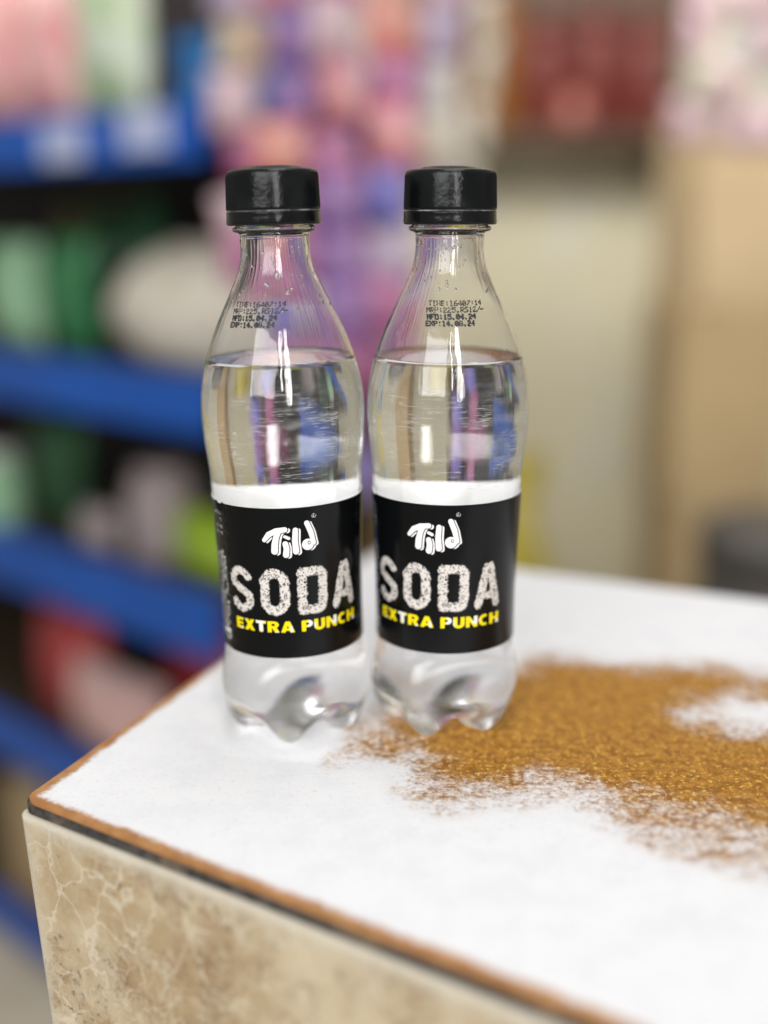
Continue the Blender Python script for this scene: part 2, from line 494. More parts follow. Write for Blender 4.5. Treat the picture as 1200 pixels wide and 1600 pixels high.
# water: its skin lies a little inside the wall so that the three media meet cleanly
ZW = 132.6
wat = G - GN * (thick * 0.7)[:, None, None]
zmid = G[:, 0, 2]
keep = [i for i in range(len(G)) if i < n_base or (zmid[i] < ZW - 0.6)]
rw = float(rad(ZW)) - 0.32
WG = list(wat[keep])
WG.append(np.stack([rw * np.cos(TH), rw * np.sin(TH), np.full(NS, ZW + 0.5)], 1))
for dr, dz in ((0.35, 0.12), (0.9, 0.02), (2.0, 0.0), (8.0, 0.0), (16, 0)):
    WG.append(np.stack([(rw - dr) * np.cos(TH), (rw - dr) * np.sin(TH), np.full(NS, ZW + dz)], 1))
Vw, Fw = skin(np.array(WG), bottom + [0, 0, 0.42], False)
nlast = 1 + (len(WG) - 1) * NS
Fw.append(tuple(nlast + j for j in range(NS)))
me_water = mesh('water', np.array(Vw) / 1000, Fw)

# --- materials of the bottle
m_pet, nt, b = mat('clear_scuffed_plastic')
out = nt.nodes['Material Output']
nt.nodes.remove(b)
gl = N(nt, 'ShaderNodeBsdfGlass', IOR=1.40, Roughness=0.0); gl.inputs['Color'].default_value = (0.998, 0.998, 0.998, 1)
tc = nt.nodes.new('ShaderNodeTexCoord'); sx = nt.nodes.new('ShaderNodeSeparateXYZ'); nt.links.new(tc.outputs['Object'], sx.inputs[0])
X, Y, Z = sx.outputs
ang = mth(nt, 'ARCTAN2', Y, X)
cv = nt.nodes.new('ShaderNodeCombineXYZ')
nt.links.new(mth(nt, 'MULTIPLY', ang, 0.75), cv.inputs[0])
tilt = mth(nt, 'MULTIPLY', mth(nt, 'SINE', mth(nt, 'ADD', ang, 1.0)), 1.2)
nt.links.new(mth(nt, 'ADD', mth(nt, 'MULTIPLY', Z, 1000), tilt), cv.inputs[1])
s1 = noise(nt, cv.outputs[0], 4.6, 2, 0.7)
cv2 = nt.nodes.new('ShaderNodeCombineXYZ')
nt.links.new(mth(nt, 'MULTIPLY', ang, 0.4), cv2.inputs[0]); nt.links.new(mth(nt, 'SUBTRACT', mth(nt, 'MULTIPLY', Z, 1000), tilt), cv2.inputs[1])
s2 = noise(nt, cv2.outputs[0], 4.3, 2, 0.6)
lines = mth(nt, 'MAXIMUM', sstep(nt, s1, 0.60, 0.68), sstep(nt, s2, 0.63, 0.69))
band = mth(nt, 'MULTIPLY', sstep(nt, Z, 0.089, 0.098), sstep(nt, Z, 0.130, 0.121))
patchy = sstep(nt, noise(nt, tc.outputs['Object'], 90, 3), 0.38, 0.62)
scr = mth(nt, 'MULTIPLY', mth(nt, 'MULTIPLY', lines, band), mth(nt, 'MULTIPLY', patchy, 0.75))
df = N(nt, 'ShaderNodeBsdfPrincipled', Roughness=0.35); df.inputs['Base Color'].default_value = (0.8, 0.79, 0.77, 1)
mx = nt.nodes.new('ShaderNodeMixShader'); nt.links.new(scr, mx.inputs[0]); nt.links.new(gl.outputs[0], mx.inputs[1]); nt.links.new(df.outputs[0], mx.inputs[2])
nt.links.new(mx.outputs[0], out.inputs[0])
wob = mth(nt, 'ADD', mth(nt, 'MULTIPLY', noise(nt, tc.outputs['Object'], 80, 2), 1.0), 0.0)
cvw = nt.nodes.new('ShaderNodeCombineXYZ'); nt.links.new(mth(nt, 'MULTIPLY', ang, 4), cvw.inputs[0]); nt.links.new(mth(nt, 'MULTIPLY', Z, 22), cvw.inputs[1])
wob = mth(nt, 'ADD', wob, mth(nt, 'MULTIPLY', noise(nt, cvw.outputs[0], 1.5, 2), 0.6))
bn = nt.nodes.new('ShaderNodeBump'); bn.inputs['Strength'].default_value = 0.45; bn.inputs['Distance'].default_value = 0.0005
nt.links.new(mth(nt, 'MULTIPLY', sstep(nt, Z, 0.022, 0.008), 0.17), gl.inputs['Roughness'])      # thick unstretched base is hazy
nt.links.new(wob, bn.inputs['Height']); nt.links.new(bn.outputs[0], gl.inputs['Normal'])

m_water, nt, b = mat('soda_water'); nt.nodes.remove(b)
gw = N(nt, 'ShaderNodeBsdfGlass', IOR=1.333, Roughness=0.0); gw.inputs['Color'].default_value = (0.998, 0.999, 0.999, 1)
nt.links.new(gw.outputs[0], nt.nodes['Material Output'].inputs[0])

m_cap, nt, b = mat('black_cap_plastic')
v = coords(nt); n1 = noise(nt, v, 500, 3, 0.6); n2 = noise(nt, v, 90, 3)
nt.links.new(mixc(nt, sstep(nt, n2, 0.4, 0.7), (0.004, 0.0045, 0.005), (0.008, 0.009, 0.010)), b.inputs['Base Color'])
nt.links.new(mth(nt, 'MULTIPLY_ADD', n2, 0.16, 0.10), b.inputs['Roughness'])
b.inputs['Specular IOR Level'].default_value = 0.26
bump(nt, b, mth(nt, 'ADD', n1, mth(nt, 'MULTIPLY', n2, 1.5)), 0.25, 0.0005)

# --- cap with ribbed skirt and tamper band
def cap_mesh():
    n = 240; V = []; F = []
    pf = [(13.0, 180.4, 0), (14.9, 180.3, 0), (15.25, 180.7, 0.3), (15.2, 181.4, 1), (15.05, 186, 1), (14.9, 191.0, 1), (14.75, 192.0, 0.5), (14.3, 192.7, 0.2), (13.2, 193.1, 0), (11.5, 193.25, 0),
          (10.2, 193.3, 0), (9.6, 193.7, 0), (8.6, 194.0, 0), (6.0, 194.25, 0), (3, 194.35, 0)]
    for r, z, k in pf:
        for j in range(n):
            a = 2 * math.pi * j / n
            rr = r + 0.15 * k * (1 if j % 2 else -1)
            V.append((rr * math.cos(a), rr * math.sin(a), z))
    for i in range(len(pf) - 1):
        for j in range(n): F.append((i*n+j, i*n+(j+1)%n, (i+1)*n+(j+1)%n, (i+1)*n+j))
    F.append(tuple((len(pf)-1)*n+j for j in range(n)))
    return mesh('cap', np.array(V) / 1000, F)
me_cap = cap_mesh()
bandp = [(13.2, 175.9), (14.9, 175.8), (15.35, 176.1), (15.45, 176.8), (15.3, 178.2), (15.3, 179.4), (15.35, 179.75), (15.1, 180.0), (13.2, 180.05)]
me_band = lathe('tamper_band', [(r / 1000, z / 1000) for r, z in bandp], 120, False)
m_seal = plain('worn_cap_seam', (0.30, 0.30, 0.30), 0.3, (0.03, 0.03, 0.03), 160)
me_seam = lathe('seam', [(r / 1000, z / 1000) for r, z in [(14.2, 180.0), (15.22, 180.02), (15.30, 180.2), (15.2, 180.4), (14.2, 180.42)]], 120, False)

# --- label art: distance fields kept on the label's own vertices
def seg_d(P, a, b, ra, rb):
    a = np.array(a, float); b = np.array(b, float); e = b - a; w = P - a
    t = np.clip((w @ e) / (e @ e + 1e-12), 0, 1)
    return np.sqrt(((w - t[:, None] * e) ** 2).sum(1)) - (ra + (rb - ra) * t)
def path_d(P, pts, r):
    rs = r if isinstance(r, (list, tuple)) else [r] * len(pts)
    d = np.full(len(P), 1e3)
    for i in range(len(pts) - 1): d = np.minimum(d, seg_d(P, pts[i], pts[i + 1], rs[i], rs[i + 1]))
    return d
def arcpts(cx, cy, rx, ry, a0, a1, n=14):
    return [(cx + rx * math.cos(R(a0 + (a1 - a0) * i / n)), cy + ry * math.sin(R(a0 + (a1 - a0) * i / n))) for i in range(n + 1)]

def soda_sd(P):
    h = 15.9; d = np.full(len(P), 1e3); r = 1.5
    y0 = 49.6 + r; y1 = 49.6 + h - r + 0.4; ym = (y0 + y1) / 2
    dg = 0.433
    # S
    cx = -42 * dg; wx = 10.0 / 2 - r
    s = arcpts(cx, y1 - wx, wx, wx, 25, 180, 12) + [(cx - wx * 0.9, ym + 1.9), (cx - wx * 0.25, ym + 0.6), (cx + wx * 0.45, ym - 0.7), (cx + wx * 0.95, ym - 2.0)] + arcpts(cx, y0 + wx, wx, wx, 0, -155, 12)
    d = np.minimum(d, path_d(P, s, 1.40))
    # O
    cx = -13 * dg; wx = 10.2 / 2 - 1.75
    o = arcpts(cx, y1 - wx, wx, wx, 0, 180, 16) + arcpts(cx, y0 + wx, wx, wx, 180, 360, 16); o.append(o[0])
    d = np.minimum(d, path_d(P, o, 1.60))
    # D
    cx = 16.5 * dg; wx = 10.6 / 2 - 1.75
    o = [(cx - wx, y0), (cx - wx, y1), (cx + wx - 1.9, y1)] + arcpts(cx + wx - 1.9, y1 - 1.9, 1.9, 1.9, 90, 0, 6) + arcpts(cx + wx - 1.9, y0 + 1.9, 1.9, 1.9, 0, -90, 6) + [(cx - wx, y0)]
    d = np.minimum(d, path_d(P, o, 1.60))
    # A
    cx = 45.5 * dg; wx = 10.6 / 2 - 1.6
    d = np.minimum(d, path_d(P, [(cx - wx, y0), (cx - 0.55, y1)], [1.5, 1.6]))
    d = np.minimum(d, path_d(P, [(cx + wx, y0), (cx + 0.55, y1)], [1.5, 1.6]))
    d = np.minimum(d, path_d(P, [(cx - wx * 0.6, y0 + 3.0), (cx + wx * 0.6, y0 + 3.0)], 1.3))
    return d

def rect(x0, y0, x1, y1): return [(x0, y0), (x1, y0), (x1, y1), (x0, y1)]
def glyphs():
    """heavy sans capitals on a 1 x 1 body: (polygons, width)"""
    g = {}
    g['E'] = ([[(0,0),(.74,0),(.74,.23),(.3,.23),(.3,.39),(.68,.39),(.68,.6),(.3,.6),(.3,.77),(.72,.77),(.72,1),(0,1)]], .74)
    g['X'] = ([[(0,0),(.34,0),(.46,.26),(.58,0),(.93,0),(.64,.52),(.9,1),(.57,1),(.46,.76),(.35,1),(.02,1),(.29,.52)]], .93)
    g['T'] = ([[(.26,0),(.57,0),(.57,.76),(.83,.76),(.83,1),(0,1),(0,.76),(.26,.76)]], .83)
    bowl = arcpts(.5, .70, .34, .30, 90, -90, 10)
    g['R'] = ([[(0,0),(.31,0),(.31,.38),(.36,.38),(.56,0),(.9,0),(.68,.43)] + arcpts(.53,.71,.33,.29,-60,90,10) + [(0,1)], [(.31,.58),(.48,.58)] + arcpts(.48,.685,.1,.105,-80,80,6) + [(.48,.79),(.31,.79)]], .9)
    g['A'] = ([[(0,0),(.32,0),(.37,.16),(.65,.16),(.70,0),(1.03,0),(.68,1),(.35,1)], [(.43,.37),(.59,.37),(.51,.68)]], 1.03)
    g['P'] = ([[(0,0),(.31,0),(.31,.36),(.5,.36)] + arcpts(.5,.68,.34,.32,-90,90,10) + [(0,1)], [(.31,.57),(.46,.57)] + arcpts(.46,.68,.1,.11,-80,80,6) + [(.46,.79),(.31,.79)]], .84)
    g['U'] = ([[(0,1),(0,.38)] + arcpts(.43,.38,.43,.40,180,360,14) + [(.86,1),(.55,1),(.55,.36)] + arcpts(.43,.36,.12,.13,360,180,8) + [(.31,1)]], .86)
    g['N'] = ([[(0,0),(.29,0),(.29,.55),(.62,0),(.92,0),(.92,1),(.63,1),(.63,.45),(.3,1),(0,1)]], .92)
    g['C'] = ([arcpts(.46,.5,.46,.52,50,310,22) + arcpts(.46,.5,.165,.26,300,60,16)], .86)
    g['H'] = ([[(0,0),(.31,0),(.31,.38),(.6,.38),(.6,0),(.91,0),(.91,1),(.6,1),(.6,.62),(.31,.62),(.31,1),(0,1)]], .91)
    return g
def text_sd(P, txt, x0, x1, y, h):
    g = glyphs(); gap = .10; sp = .40
    tot = sum((g[c][1] + gap) if c != ' ' else sp for c in txt) - gap
    kx = (x1 - x0) / tot; x = x0; d = np.full(len(P), 1e3)
    for c in txt:
        if c == ' ': x += sp * kx; continue
        polys, w = g[c]
        near = (P[:, 0] > x - 2) & (P[:, 0] < x + w * kx + 2) & (P[:, 1] > y - 2) & (P[:, 1] < y + h + 2)
        Q = P[near]
        dd = None
        for i, po in enumerate(polys):
            po = np.array(po); po = np.stack([x + po[:, 0] * kx, y + po[:, 1] * h], 1)
            s = poly_sd(Q, po)
            dd = s if dd is None else np.maximum(dd, -s)
        d[near] = np.minimum(d[near], dd)
        x += (w + gap) * kx
    return d

def logo_sd(P):
    """white bubble lettering with a thin black line and a second white edge to its right"""
    k = 0.0442                                             # mm per drawing unit
    def t(x, y): return ((x - 545) * k + 0.2, 76.0 - (y - 315) * k * 1.03)
    def main(Q):
        d = path_d(Q, [t(360, 318), t(395, 275), t(450, 248), t(512, 240)], [16*k, 21*k, 21*k, 20*k])
        d = np.minimum(d, path_d(Q, [t(470, 250), t(447, 300), t(436, 350), t(432, 402)], [18*k, 21*k, 24*k, 25*k]))
        d = np.minimum(d, path_d(Q, [t(512, 346), t(520, 385), t(514, 430)], [20*k, 21*k, 23*k]))
        d = np.minimum(d, path_d(Q, [t(510, 292), t(538, 306)], [11*k, 12*k]))
        d = np.minimum(d, path_d(Q, [t(588, 246), t(582, 330), t(588, 408)], [19*k, 21*k, 23*k]))
        c = np.array(t(676, 362)); ring = np.sqrt(((Q - c) ** 2).sum(1))
        bowl = np.maximum(ring - 44 * k, 0) + np.minimum(ring - 44 * k, 0)
        hole = np.sqrt(((Q - np.array(t(686, 350))) ** 2 * [1.6, 1]).sum(1)) - 15 * k
        dd = np.minimum(bowl, path_d(Q, [t(672, 200), t(700, 270), t(722, 355)], [19*k, 20*k, 16*k]))
        return np.minimum(d, np.maximum(dd, -hole))
    m0 = main(P); m1 = main(P - np.array([0.85, -0.28])); m2 = main(P - np.array([0.45, -0.12]))
    ext = np.maximum(np.minimum(m1, m2), 0.30 - m0)
    d = np.minimum(m0, ext)
    # registered mark
    c = np.array(t(726, 152)); rr = np.sqrt(((P - c) ** 2).sum(1))
    d = np.minimum(d, np.abs(rr - 0.68) - 0.07)
    d = np.minimum(d, path_d(P, [c + [-.18, -.3], c + [-.18, .3], c + [.12, .28], c + [.15, .08], c + [-.1, .02], c + [.2, -.3]], 0.055))
    return d

FONT = {'T':'11111 00100 00100 00100 00100 00100 00100','I':'01110 00100 00100 00100 00100 00100 01110','M':'10001 11011 10101 10101 10001 10001 10001',
 'E':'11111 10000 10000 11110 10000 10000 11111',':':'00000 00100 00100 00000 00100 00100 00000','1':'00100 01100 00100 00100 00100 00100 01110',
 '6':'00110 01000 10000 11110 10001 10001 01110','4':'00010 00110 01010 10010 11111 00010 00010','0':'01110 10001 10011 10101 11001 10001 01110',
 '7':'11111 00001 00010 00100 01000 01000 01000','R':'11110 10001 10001 11110 10100 10010 10001','P':'11110 10001 10001 11110 10000 10000 10000',
 '2':'01110 10001 00001 00110 01000 10000 11111','5':'11111 10000 11110 00001 00001 10001 01110','.':'00000 00000 00000 00000 00000 01100 01100',
 'S':'01111 10000 10000 01110 00001 00001 11110','/':'00001 00001 00010 00100 01000 10000 10000','-':'00000 00000 00000 11111 00000 00000 00000',
 'F':'11111 10000 10000 11110 10000 10000 10000','D':'11110 10001 10001 10001 10001 10001 11110','X':'10001 10001 01010 00100 01010 10001 10001',
 '8':'01110 10001 10001 01110 10001 10001 01110','W':'10001 10001 10001 10101 10101 11011 10001','A':'01110 10001 10001 11111 10001 10001 10001',
 'L':'10000 10000 10000 10000 10000 10000 11111','Y':'10001 10001 01010 00100 00100 00100 00100','O':'01110 10001 10001 10001 10001 10001 01110',
 'C':'01110 10001 10000 10000 10000 10001 01110',',':'00000 00000 00000 00000 01100 00100 01000','N':'10001 11001 10101 10011 10001 10001 10001',' ':'00000 '*7}
def dots(txt):
    out = []
    for i, ch in enumerate(txt):
        for rr, row in enumerate(FONT[ch].split()):
            for c, bit in enumerate(row):
                if bit == '1': out.append((i * 6 + c, 6 - rr))
    return out

LZ0, LZ1 = 34.3, 86.7
SEAM = -57.5                                                # degrees, left of the front
def label_mesh():
    # fine columns over the printed front and the small print, coarse round the back
    a_f = np.arange(-96, 64, 0.5)
    a_b = np.arange(64, 264, 4.0)
    ang = np.concatenate([a_f, a_b])
    zs = np.concatenate([[LZ0], np.arange(LZ0 + 0.3, LZ1 - 0.2, 0.25), [LZ1]])
    na, nz = len(ang), len(zs)
    AA, ZZ = np.meshgrid(ang, zs)
    # film overlaps at the seam: a slight step and crumple there
    step = 0.10 + 0.16 * (1 / (1 + np.exp(-(AA - SEAM) * 1.6)))
    step = np.where(AA > 150, 0.10 + 0.16 * np.clip((264 - AA) / 110, 0, 1), step)
    crumple = np.exp(-((AA - SEAM) / 4.0) ** 2) * (0.16 * np.sin(ZZ * 1.3) + 0.12 * np.sin(ZZ * 3.1 + AA) + 0.10 * np.sin(ZZ * 0.55 + 1))
    wav = 0.035 * np.sin(ZZ * 0.35 + AA * 0.05) * np.clip((AA + 20) / -60, 0, 1)
    edge = np.clip((ZZ - (LZ1 - 5)) / 5, 0, 1) * np.exp(-((AA - SEAM + 3) / 7.0) ** 2) * 0.35 * (1 + np.sin(AA * 1.7))
    rr = rad(ZZ) + 0.12 + np.maximum(step + crumple * 0.7 + wav, 0.03) + edge
    zz = ZZ + np.where(ZZ == LZ1, np.exp(-((AA - SEAM + 4) / 8) ** 2) * 0.5 * np.sin(AA * 2.3), 0)
    def xyz(r, z): 
        # label angle 0 faces -Y
        th = np.radians(AA)
        return np.stack([r * np.sin(th), -r * np.cos(th), z], 2).reshape(-1, 3)
    Vo = xyz(rr, zz); Vi = xyz(rr - 0.07, zz)
    F = []; MI = []
    m = na * nz
    for k in range(nz - 1):
        for i in range(na):
            j = (i + 1) % na
            a, b_, c, d = k * na + i, k * na + j, (k + 1) * na + j, (k + 1) * na + i
            F.append((a, b_, c, d)); MI.append(0)
            F.append((m + d, m + c, m + b_, m + a)); MI.append(1)
    for i in range(na):
        j = (i + 1) % na
        t = (nz - 1) * na
        F.append((t + i, t + j, m + t + j, m + t + i)); MI.append(1)
        F.append((j, i, m + i, m + j)); MI.append(1)
    me = mesh('label', np.concatenate([Vo, Vi]) / 1000, F)
    me.polygons.foreach_set('material_index', MI)
    Pm = np.stack([AA.ravel() * 0.433, ZZ.ravel()], 1)
    front = (AA.ravel() > -100) & (AA.ravel() < 75)
    def put(name, fn):
        d = np.full(m * 2, 5.0); q = np.clip(fn(Pm[front]), -5, 5)
        idx = np.where(front)[0]; d[idx] = q
        me.attributes.new(name, 'FLOAT', 'POINT').data.foreach_set('value', d.astype(np.float32))
    put('soda', soda_sd); put('logo', logo_sd)
    put('extra', lambda Q: text_sd(Q, 'EXTRA PUNCH', -50 * 0.433, 57.5 * 0.433, 43.5, 3.9))
    def small(Q):
        d = np.full(len(Q), 5.0)
        pitch = 0.165
        rows = [(82.2, 'WATER,'), (79.9, 'TY'), (77.4, 'ES PE'), (75.2, 'OES OC')]
        for yy, tx in rows:
            w = len(tx) * 6 * pitch
            for dx, dy in dots(tx):
                p = np.array([-59.5 * 0.433 - w + dx * pitch, yy + dy * pitch])
                near = (np.abs(Q - p).max(1) < 0.5)
                d[near] = np.minimum(d[near], np.abs(Q[near] - p).max(1) - 0.09)
        # the dense unreadable lines further down run up the seam
        rr_ = random.Random(3)
        for cx in np.arange(-90, -59, 2.9):
            y = 70.0 - rr_.uniform(0, 3)
            while y > 38:
                l = rr_.uniform(0.5, 1.7)
                if rr_.random() < 0.82:
                    near = (np.abs(Q[:, 0] - cx * 0.433) < 1.2) & (Q[:, 1] < y + 1) & (Q[:, 1] > y - l - 1)
                    dd = np.maximum(np.abs(Q[near, 0] - cx * 0.433) - rr_.uniform(0.14, 0.36), np.abs(Q[near, 1] - (y - l / 2)) - l / 2)
                    d[near] = np.minimum(d[near], dd)
                y -= l + rr_.uniform(0.25, 0.55)
        blk = np.maximum(np.abs(Q[:, 0] + 66 * 0.433) - 2.0, np.abs(Q[:, 1] - 40.6) - 0.7)
        return np.minimum(d, blk)
    put('small', small)
    return me
me_label = label_mesh()

m_art, nt, b = mat('black_label_film')
v = coords(nt)
def att(nm): return N(nt, 'ShaderNodeAttribute', attribute_name=nm).outputs['Fac']
sd, lg, ex, sm = att('soda'), att('logo'), att('extra'), att('small')
n_hi = noise(nt, v, 1500, 2, 0.6); n_md = noise(nt, v, 520, 2, 0.6)
# SODA is drawn in a froth of tiny bubbles with a ragged outline
fz = mth(nt, 'ADD', sd, mth(nt, 'MULTIPLY', mth(nt, 'SUBTRACT', n_hi, 0.5), 1.5))
fz = mth(nt, 'ADD', fz, mth(nt, 'MULTIPLY', mth(nt, 'SUBTRACT', n_md, 0.5), 0.9))
body = sstep(nt, fz, 0.22, -0.30)
vb = voro(nt, v, 1050).outputs['Distance']; vb2 = voro(nt, v, 620).outputs['Distance']
ringb = mth(nt, 'MULTIPLY', sstep(nt, vb2, 0.20, 0.27), sstep(nt, vb2, 0.42, 0.35))
holes = mth(nt, 'MAXIMUM', sstep(nt, vb, 0.30, 0.20), mth(nt, 'MULTIPLY', ringb, sstep(nt, n_md, 0.44, 0.56)))
holes = mth(nt, 'MAXIMUM', holes, sstep(nt, n_hi, 0.60, 0.68))
body = mth(nt, 'MULTIPLY', body, mth(nt, 'SUBTRACT', 1.0, mth(nt, 'MULTIPLY', holes, 0.96)))
# stray flecks round the letters
vf = voro(nt, v, 300); fl_ = mth(nt, 'MULTIPLY', sstep(nt, vf.outputs['Distance'], 0.10, 0.06), sstep(nt, sd, 2.2, 0.8))
sep = nt.nodes.new('ShaderNodeSeparateColor'); nt.links.new(vf.outputs['Color'], sep.inputs[0])
fl_ = mth(nt, 'MULTIPLY', fl_, sstep(nt, sep.outputs[0], 0.70, 0.74))
soda_w = mth(nt, 'MAXIMUM', body, fl_, clamp=True)
kb = mixc(nt, soda_w, (0.0035, 0.004, 0.0045), (0.70, 0.655, 0.61))
kb = mixc(nt, sstep(nt, lg, 0.05, -0.05), kb, (0.84, 0.82, 0.82))
yw = mixc(nt, sstep(nt, noise(nt, v, 250, 1, 0.4, 0.4), 0.60, 0.64), (0.86, 0.70, 0.008), (0.82, 0.82, 0.72))
kb = mixc(nt, sstep(nt, ex, 0.05, -0.05), kb, yw)
kb = mixc(nt, mth(nt, 'MULTIPLY', sstep(nt, sm, 0.05, -0.05), 0.95), kb, (0.80, 0.80, 0.80))
nt.links.new(kb, b.inputs['Base Color'])
b.inputs['Roughness'].default_value = 0.20; b.inputs['Specular IOR Level'].default_value = 0.24
bump(nt, b, noise(nt, v, 130, 3), 0.10, 0.0006)
m_labw = plain('white_label_back', (0.84, 0.84, 0.83), 0.55, (0.80, 0.80, 0.80), 40)

# --- ink-jet date code on the shoulder
def date_mesh():
    lines = ['TIME:16407:14', 'MRP:225.RS12/-', 'MFD:15.04.24', 'EXP:14.08.24']
    V = []; F = []
    r_ = random.Random(4)
    px, py = 0.232, 0.235
    for li, tx in enumerate(lines):
        zb = 150.6 - li * 2.05
        x0 = -9.2 + (0.7 if li == 0 else 0) - (0.5 if li == 3 else 0)
        for dx, dy in dots(tx) + ([(a_ + 0.9, b_ - 0.5) for a_, b_ in dots(tx)] if li > 1 else []):
            if r_.random() < 0.10: continue
            x = x0 + dx * px * (1.0 if li < 2 else 0.98) + r_.gauss(0, 0.045); z = zb + dy * py + r_.gauss(0, 0.05) + 0.010 * dx * 0.2
            rd = 0.22 * r_.uniform(0.8, 1.15); base = len(V)
            for a in range(6):
                xx = x + rd * math.cos(a * math.pi / 3); zz = z + rd * math.sin(a * math.pi / 3)
                rr = float(rad(zz)) + 0.04; th = xx / float(rad(z))
                V.append((rr * math.sin(th), -rr * math.cos(th), zz))
            F.append(tuple(range(base, base + 6)))
    return mesh('date_print', np.array(V) / 1000, F, False)
me_date = date_mesh()
m_ink = plain('black_ink', (0.008, 0.008, 0.012), 0.5)

# --- droplets clinging inside the neck and shoulder
def drops_mesh(seed, n, zlo, zhi, alo, ahi, small=1.0):
    r_ = random.Random(seed); bm = bmesh.new()
    for _ in range(n):
        z = r_.uniform(zlo, zhi); a = R(r_.uniform(alo, ahi)); s = r_.uniform(0.25, 0.6) * small
        if r_.random() < 0.10: s *= 1.7
        rr = float(rad(z)) - 0.02
        Mx = Matrix.Translation((rr * math.sin(a) / 1000, -rr * math.cos(a) / 1000, z / 1000)) @ Matrix.Rotation(a, 4, 'Z') @ Matrix.Diagonal((s / 1000, 0.45 * s / 1000, s * r_.uniform(1.0, 1.5) / 1000, 1))
        bmesh.ops.create_icosphere(bm, subdivisions=2, radius=1.0, matrix=Mx)
    return from_bm('droplets', bm, True)

def soda_bottle(loc, lean, lab_rot, date_rot, petal_rot, cap_rot, label, dropset):
    root = empty('soda_bottle', loc)
    root.rotation_euler = (0, lean, 0)
    tag(root, label, 'bottle', 'soda bottles side by side on the counter')
    sh = link('shell', me_shell, m_pet, root); sh.rotation_euler.z = R(petal_rot)
    w = link('water', me_water, m_water, root); w.rotation_euler.z = R(petal_rot)
    lb = link('label', me_label, [m_art, m_labw], root); lb.rotation_euler.z = R(lab_rot)
    cp = link('cap', me_cap, m_cap, root); cp.rotation_euler.z = R(cap_rot)
    link('tamper_band', me_band, m_cap, cp); link('seam', me_seam, m_seal, cp)
    dp = link('date_print', me_date, m_ink, root); dp.rotation_euler.z = R(date_rot)
    dr = link('droplets', dropset, m_water, root); tag(dr, kind='stuff')
    return root
me_d1 = drops_mesh(2, 80, 149, 172, -80, 80, 0.95)
me_d2 = drops_mesh(8, 50, 154, 172, -80, 60, 0.85)
soda_bottle((-0.0313, 0.388, 0.0), R(-1.5), 5.0, -17, -90 - 4, 0,
            'clear soda bottle, leaning slightly, small print at its left edge', me_d1)
soda_bottle((0.0218, 0.392, 0.0), 0, -13.0, 3, -90 - 22, 40,
            'clear soda bottle with black cap standing nearest the bare brown patch of the counter', me_d2)

# ================================================================== SHELVING UNIT (left, out of focus)
O2 = K * np.array([-0.150, 1.000]); SL = np.array([-0.75, 0.66]); SL = SL / np.linalg.norm(SL); SB = np.array([-SL[1] * -1, 0])
SB = np.array([SL[1], -SL[0]])                       # towards the back of the shelves
SROT = math.atan2(-SL[1], -SL[0])                    # unit's local +x runs towards its near right end
m_blue = plain('blue_rail_plastic', (0.001, 0.10, 0.50), 0.35, (0.001, 0.08, 0.42), 5)
m_board = plain('shelf_board_brown', (0.07, 0.045, 0.025), 0.6)
m_backp = plain('shelf_back_dark', (0.014, 0.011, 0.012), 0.7)
m_post = plain('tan_upright_paint', (0.30, 0.20, 0.09), 0.5)
levels = [('top', 0.222, 0.268), ('second', -0.010, 0.041), ('third', -0.222, -0.160), ('fourth', -0.445, -0.392), ('base', -0.70, -0.655)]
levels = [(n_, hz(a_), hz(b_)) for n_, a_, b_ in levels]
unit = empty('shelving_unit', (O2[0], O2[1], FLOOR_Z), SROT)
tag(unit, 'dark brown shelving unit with wide blue price rails, left behind the bottles', 'shelving')
LEN, DEP = 1.5, 0.34
def u_box(name, x0, x1, y0, y1, z0, z1, m):
    me = box_mesh(name, x1 - x0, y1 - y0, z1 - z0, 0.0015)
    return link(name, me, m, unit, ((x0 + x1) / 2, (y0 + y1) / 2, z0 - FLOOR_Z))
# local x: negative runs left/away along the shelves; local y positive towards the back
for nm, z0, z1 in levels:
    u_box('shelf_board', -LEN, 0, 0.004, DEP, z1 - 0.024, z1 - 0.006, m_board)
    u_box('price_rail', -LEN, 0.002, -0.012, 0.002, z0, z1, m_blue)
u_box('back_panel', -LEN, 0, DEP, DEP + 0.01, FLOOR_Z, 0.80, m_backp)
u_box('upright', 0.003, 0.020, DEP - 0.05, DEP, FLOOR_Z, 0.80, m_post)
u_box('upright', -LEN - 0.02, -LEN - 0.003, DEP - 0.05, DEP, FLOOR_Z, 0.80, m_post)
m_tagp = plain('pale_price_tag', (0.50, 0.55, 0.75), 0.3, (0.42, 0.47, 0.7), 10)
for s, z in ((0.062, 0.232), (0.185, 0.226)):
    u_box('price_tag', (-s - 0.035) * K, (-s + 0.030) * K, -0.0155, -0.0125, hz(z), hz(z) + 0.034 * K, m_tagp)

def shelf_pt(s, d, z):
    p = O2 + K * (SL * s + SB * d)
    return (p[0], p[1], z)

def thing1(name, me, m, loc, rz, label, cat, group=None):
    o = link(name, me, m, None, loc); o.rotation_euler.z = rz
    return tag(o, label, cat, group)

def packet(s, d, z, w, h, dp, m, label, cat='packet', name='snack_packet', rz=0.0, group=None, seed=0):
    return thing1(name, pillow_mesh(name, w * K, h * K, dp * K, seed), m, shelf_pt(s, d, z), SROT + rz, label, cat, group)

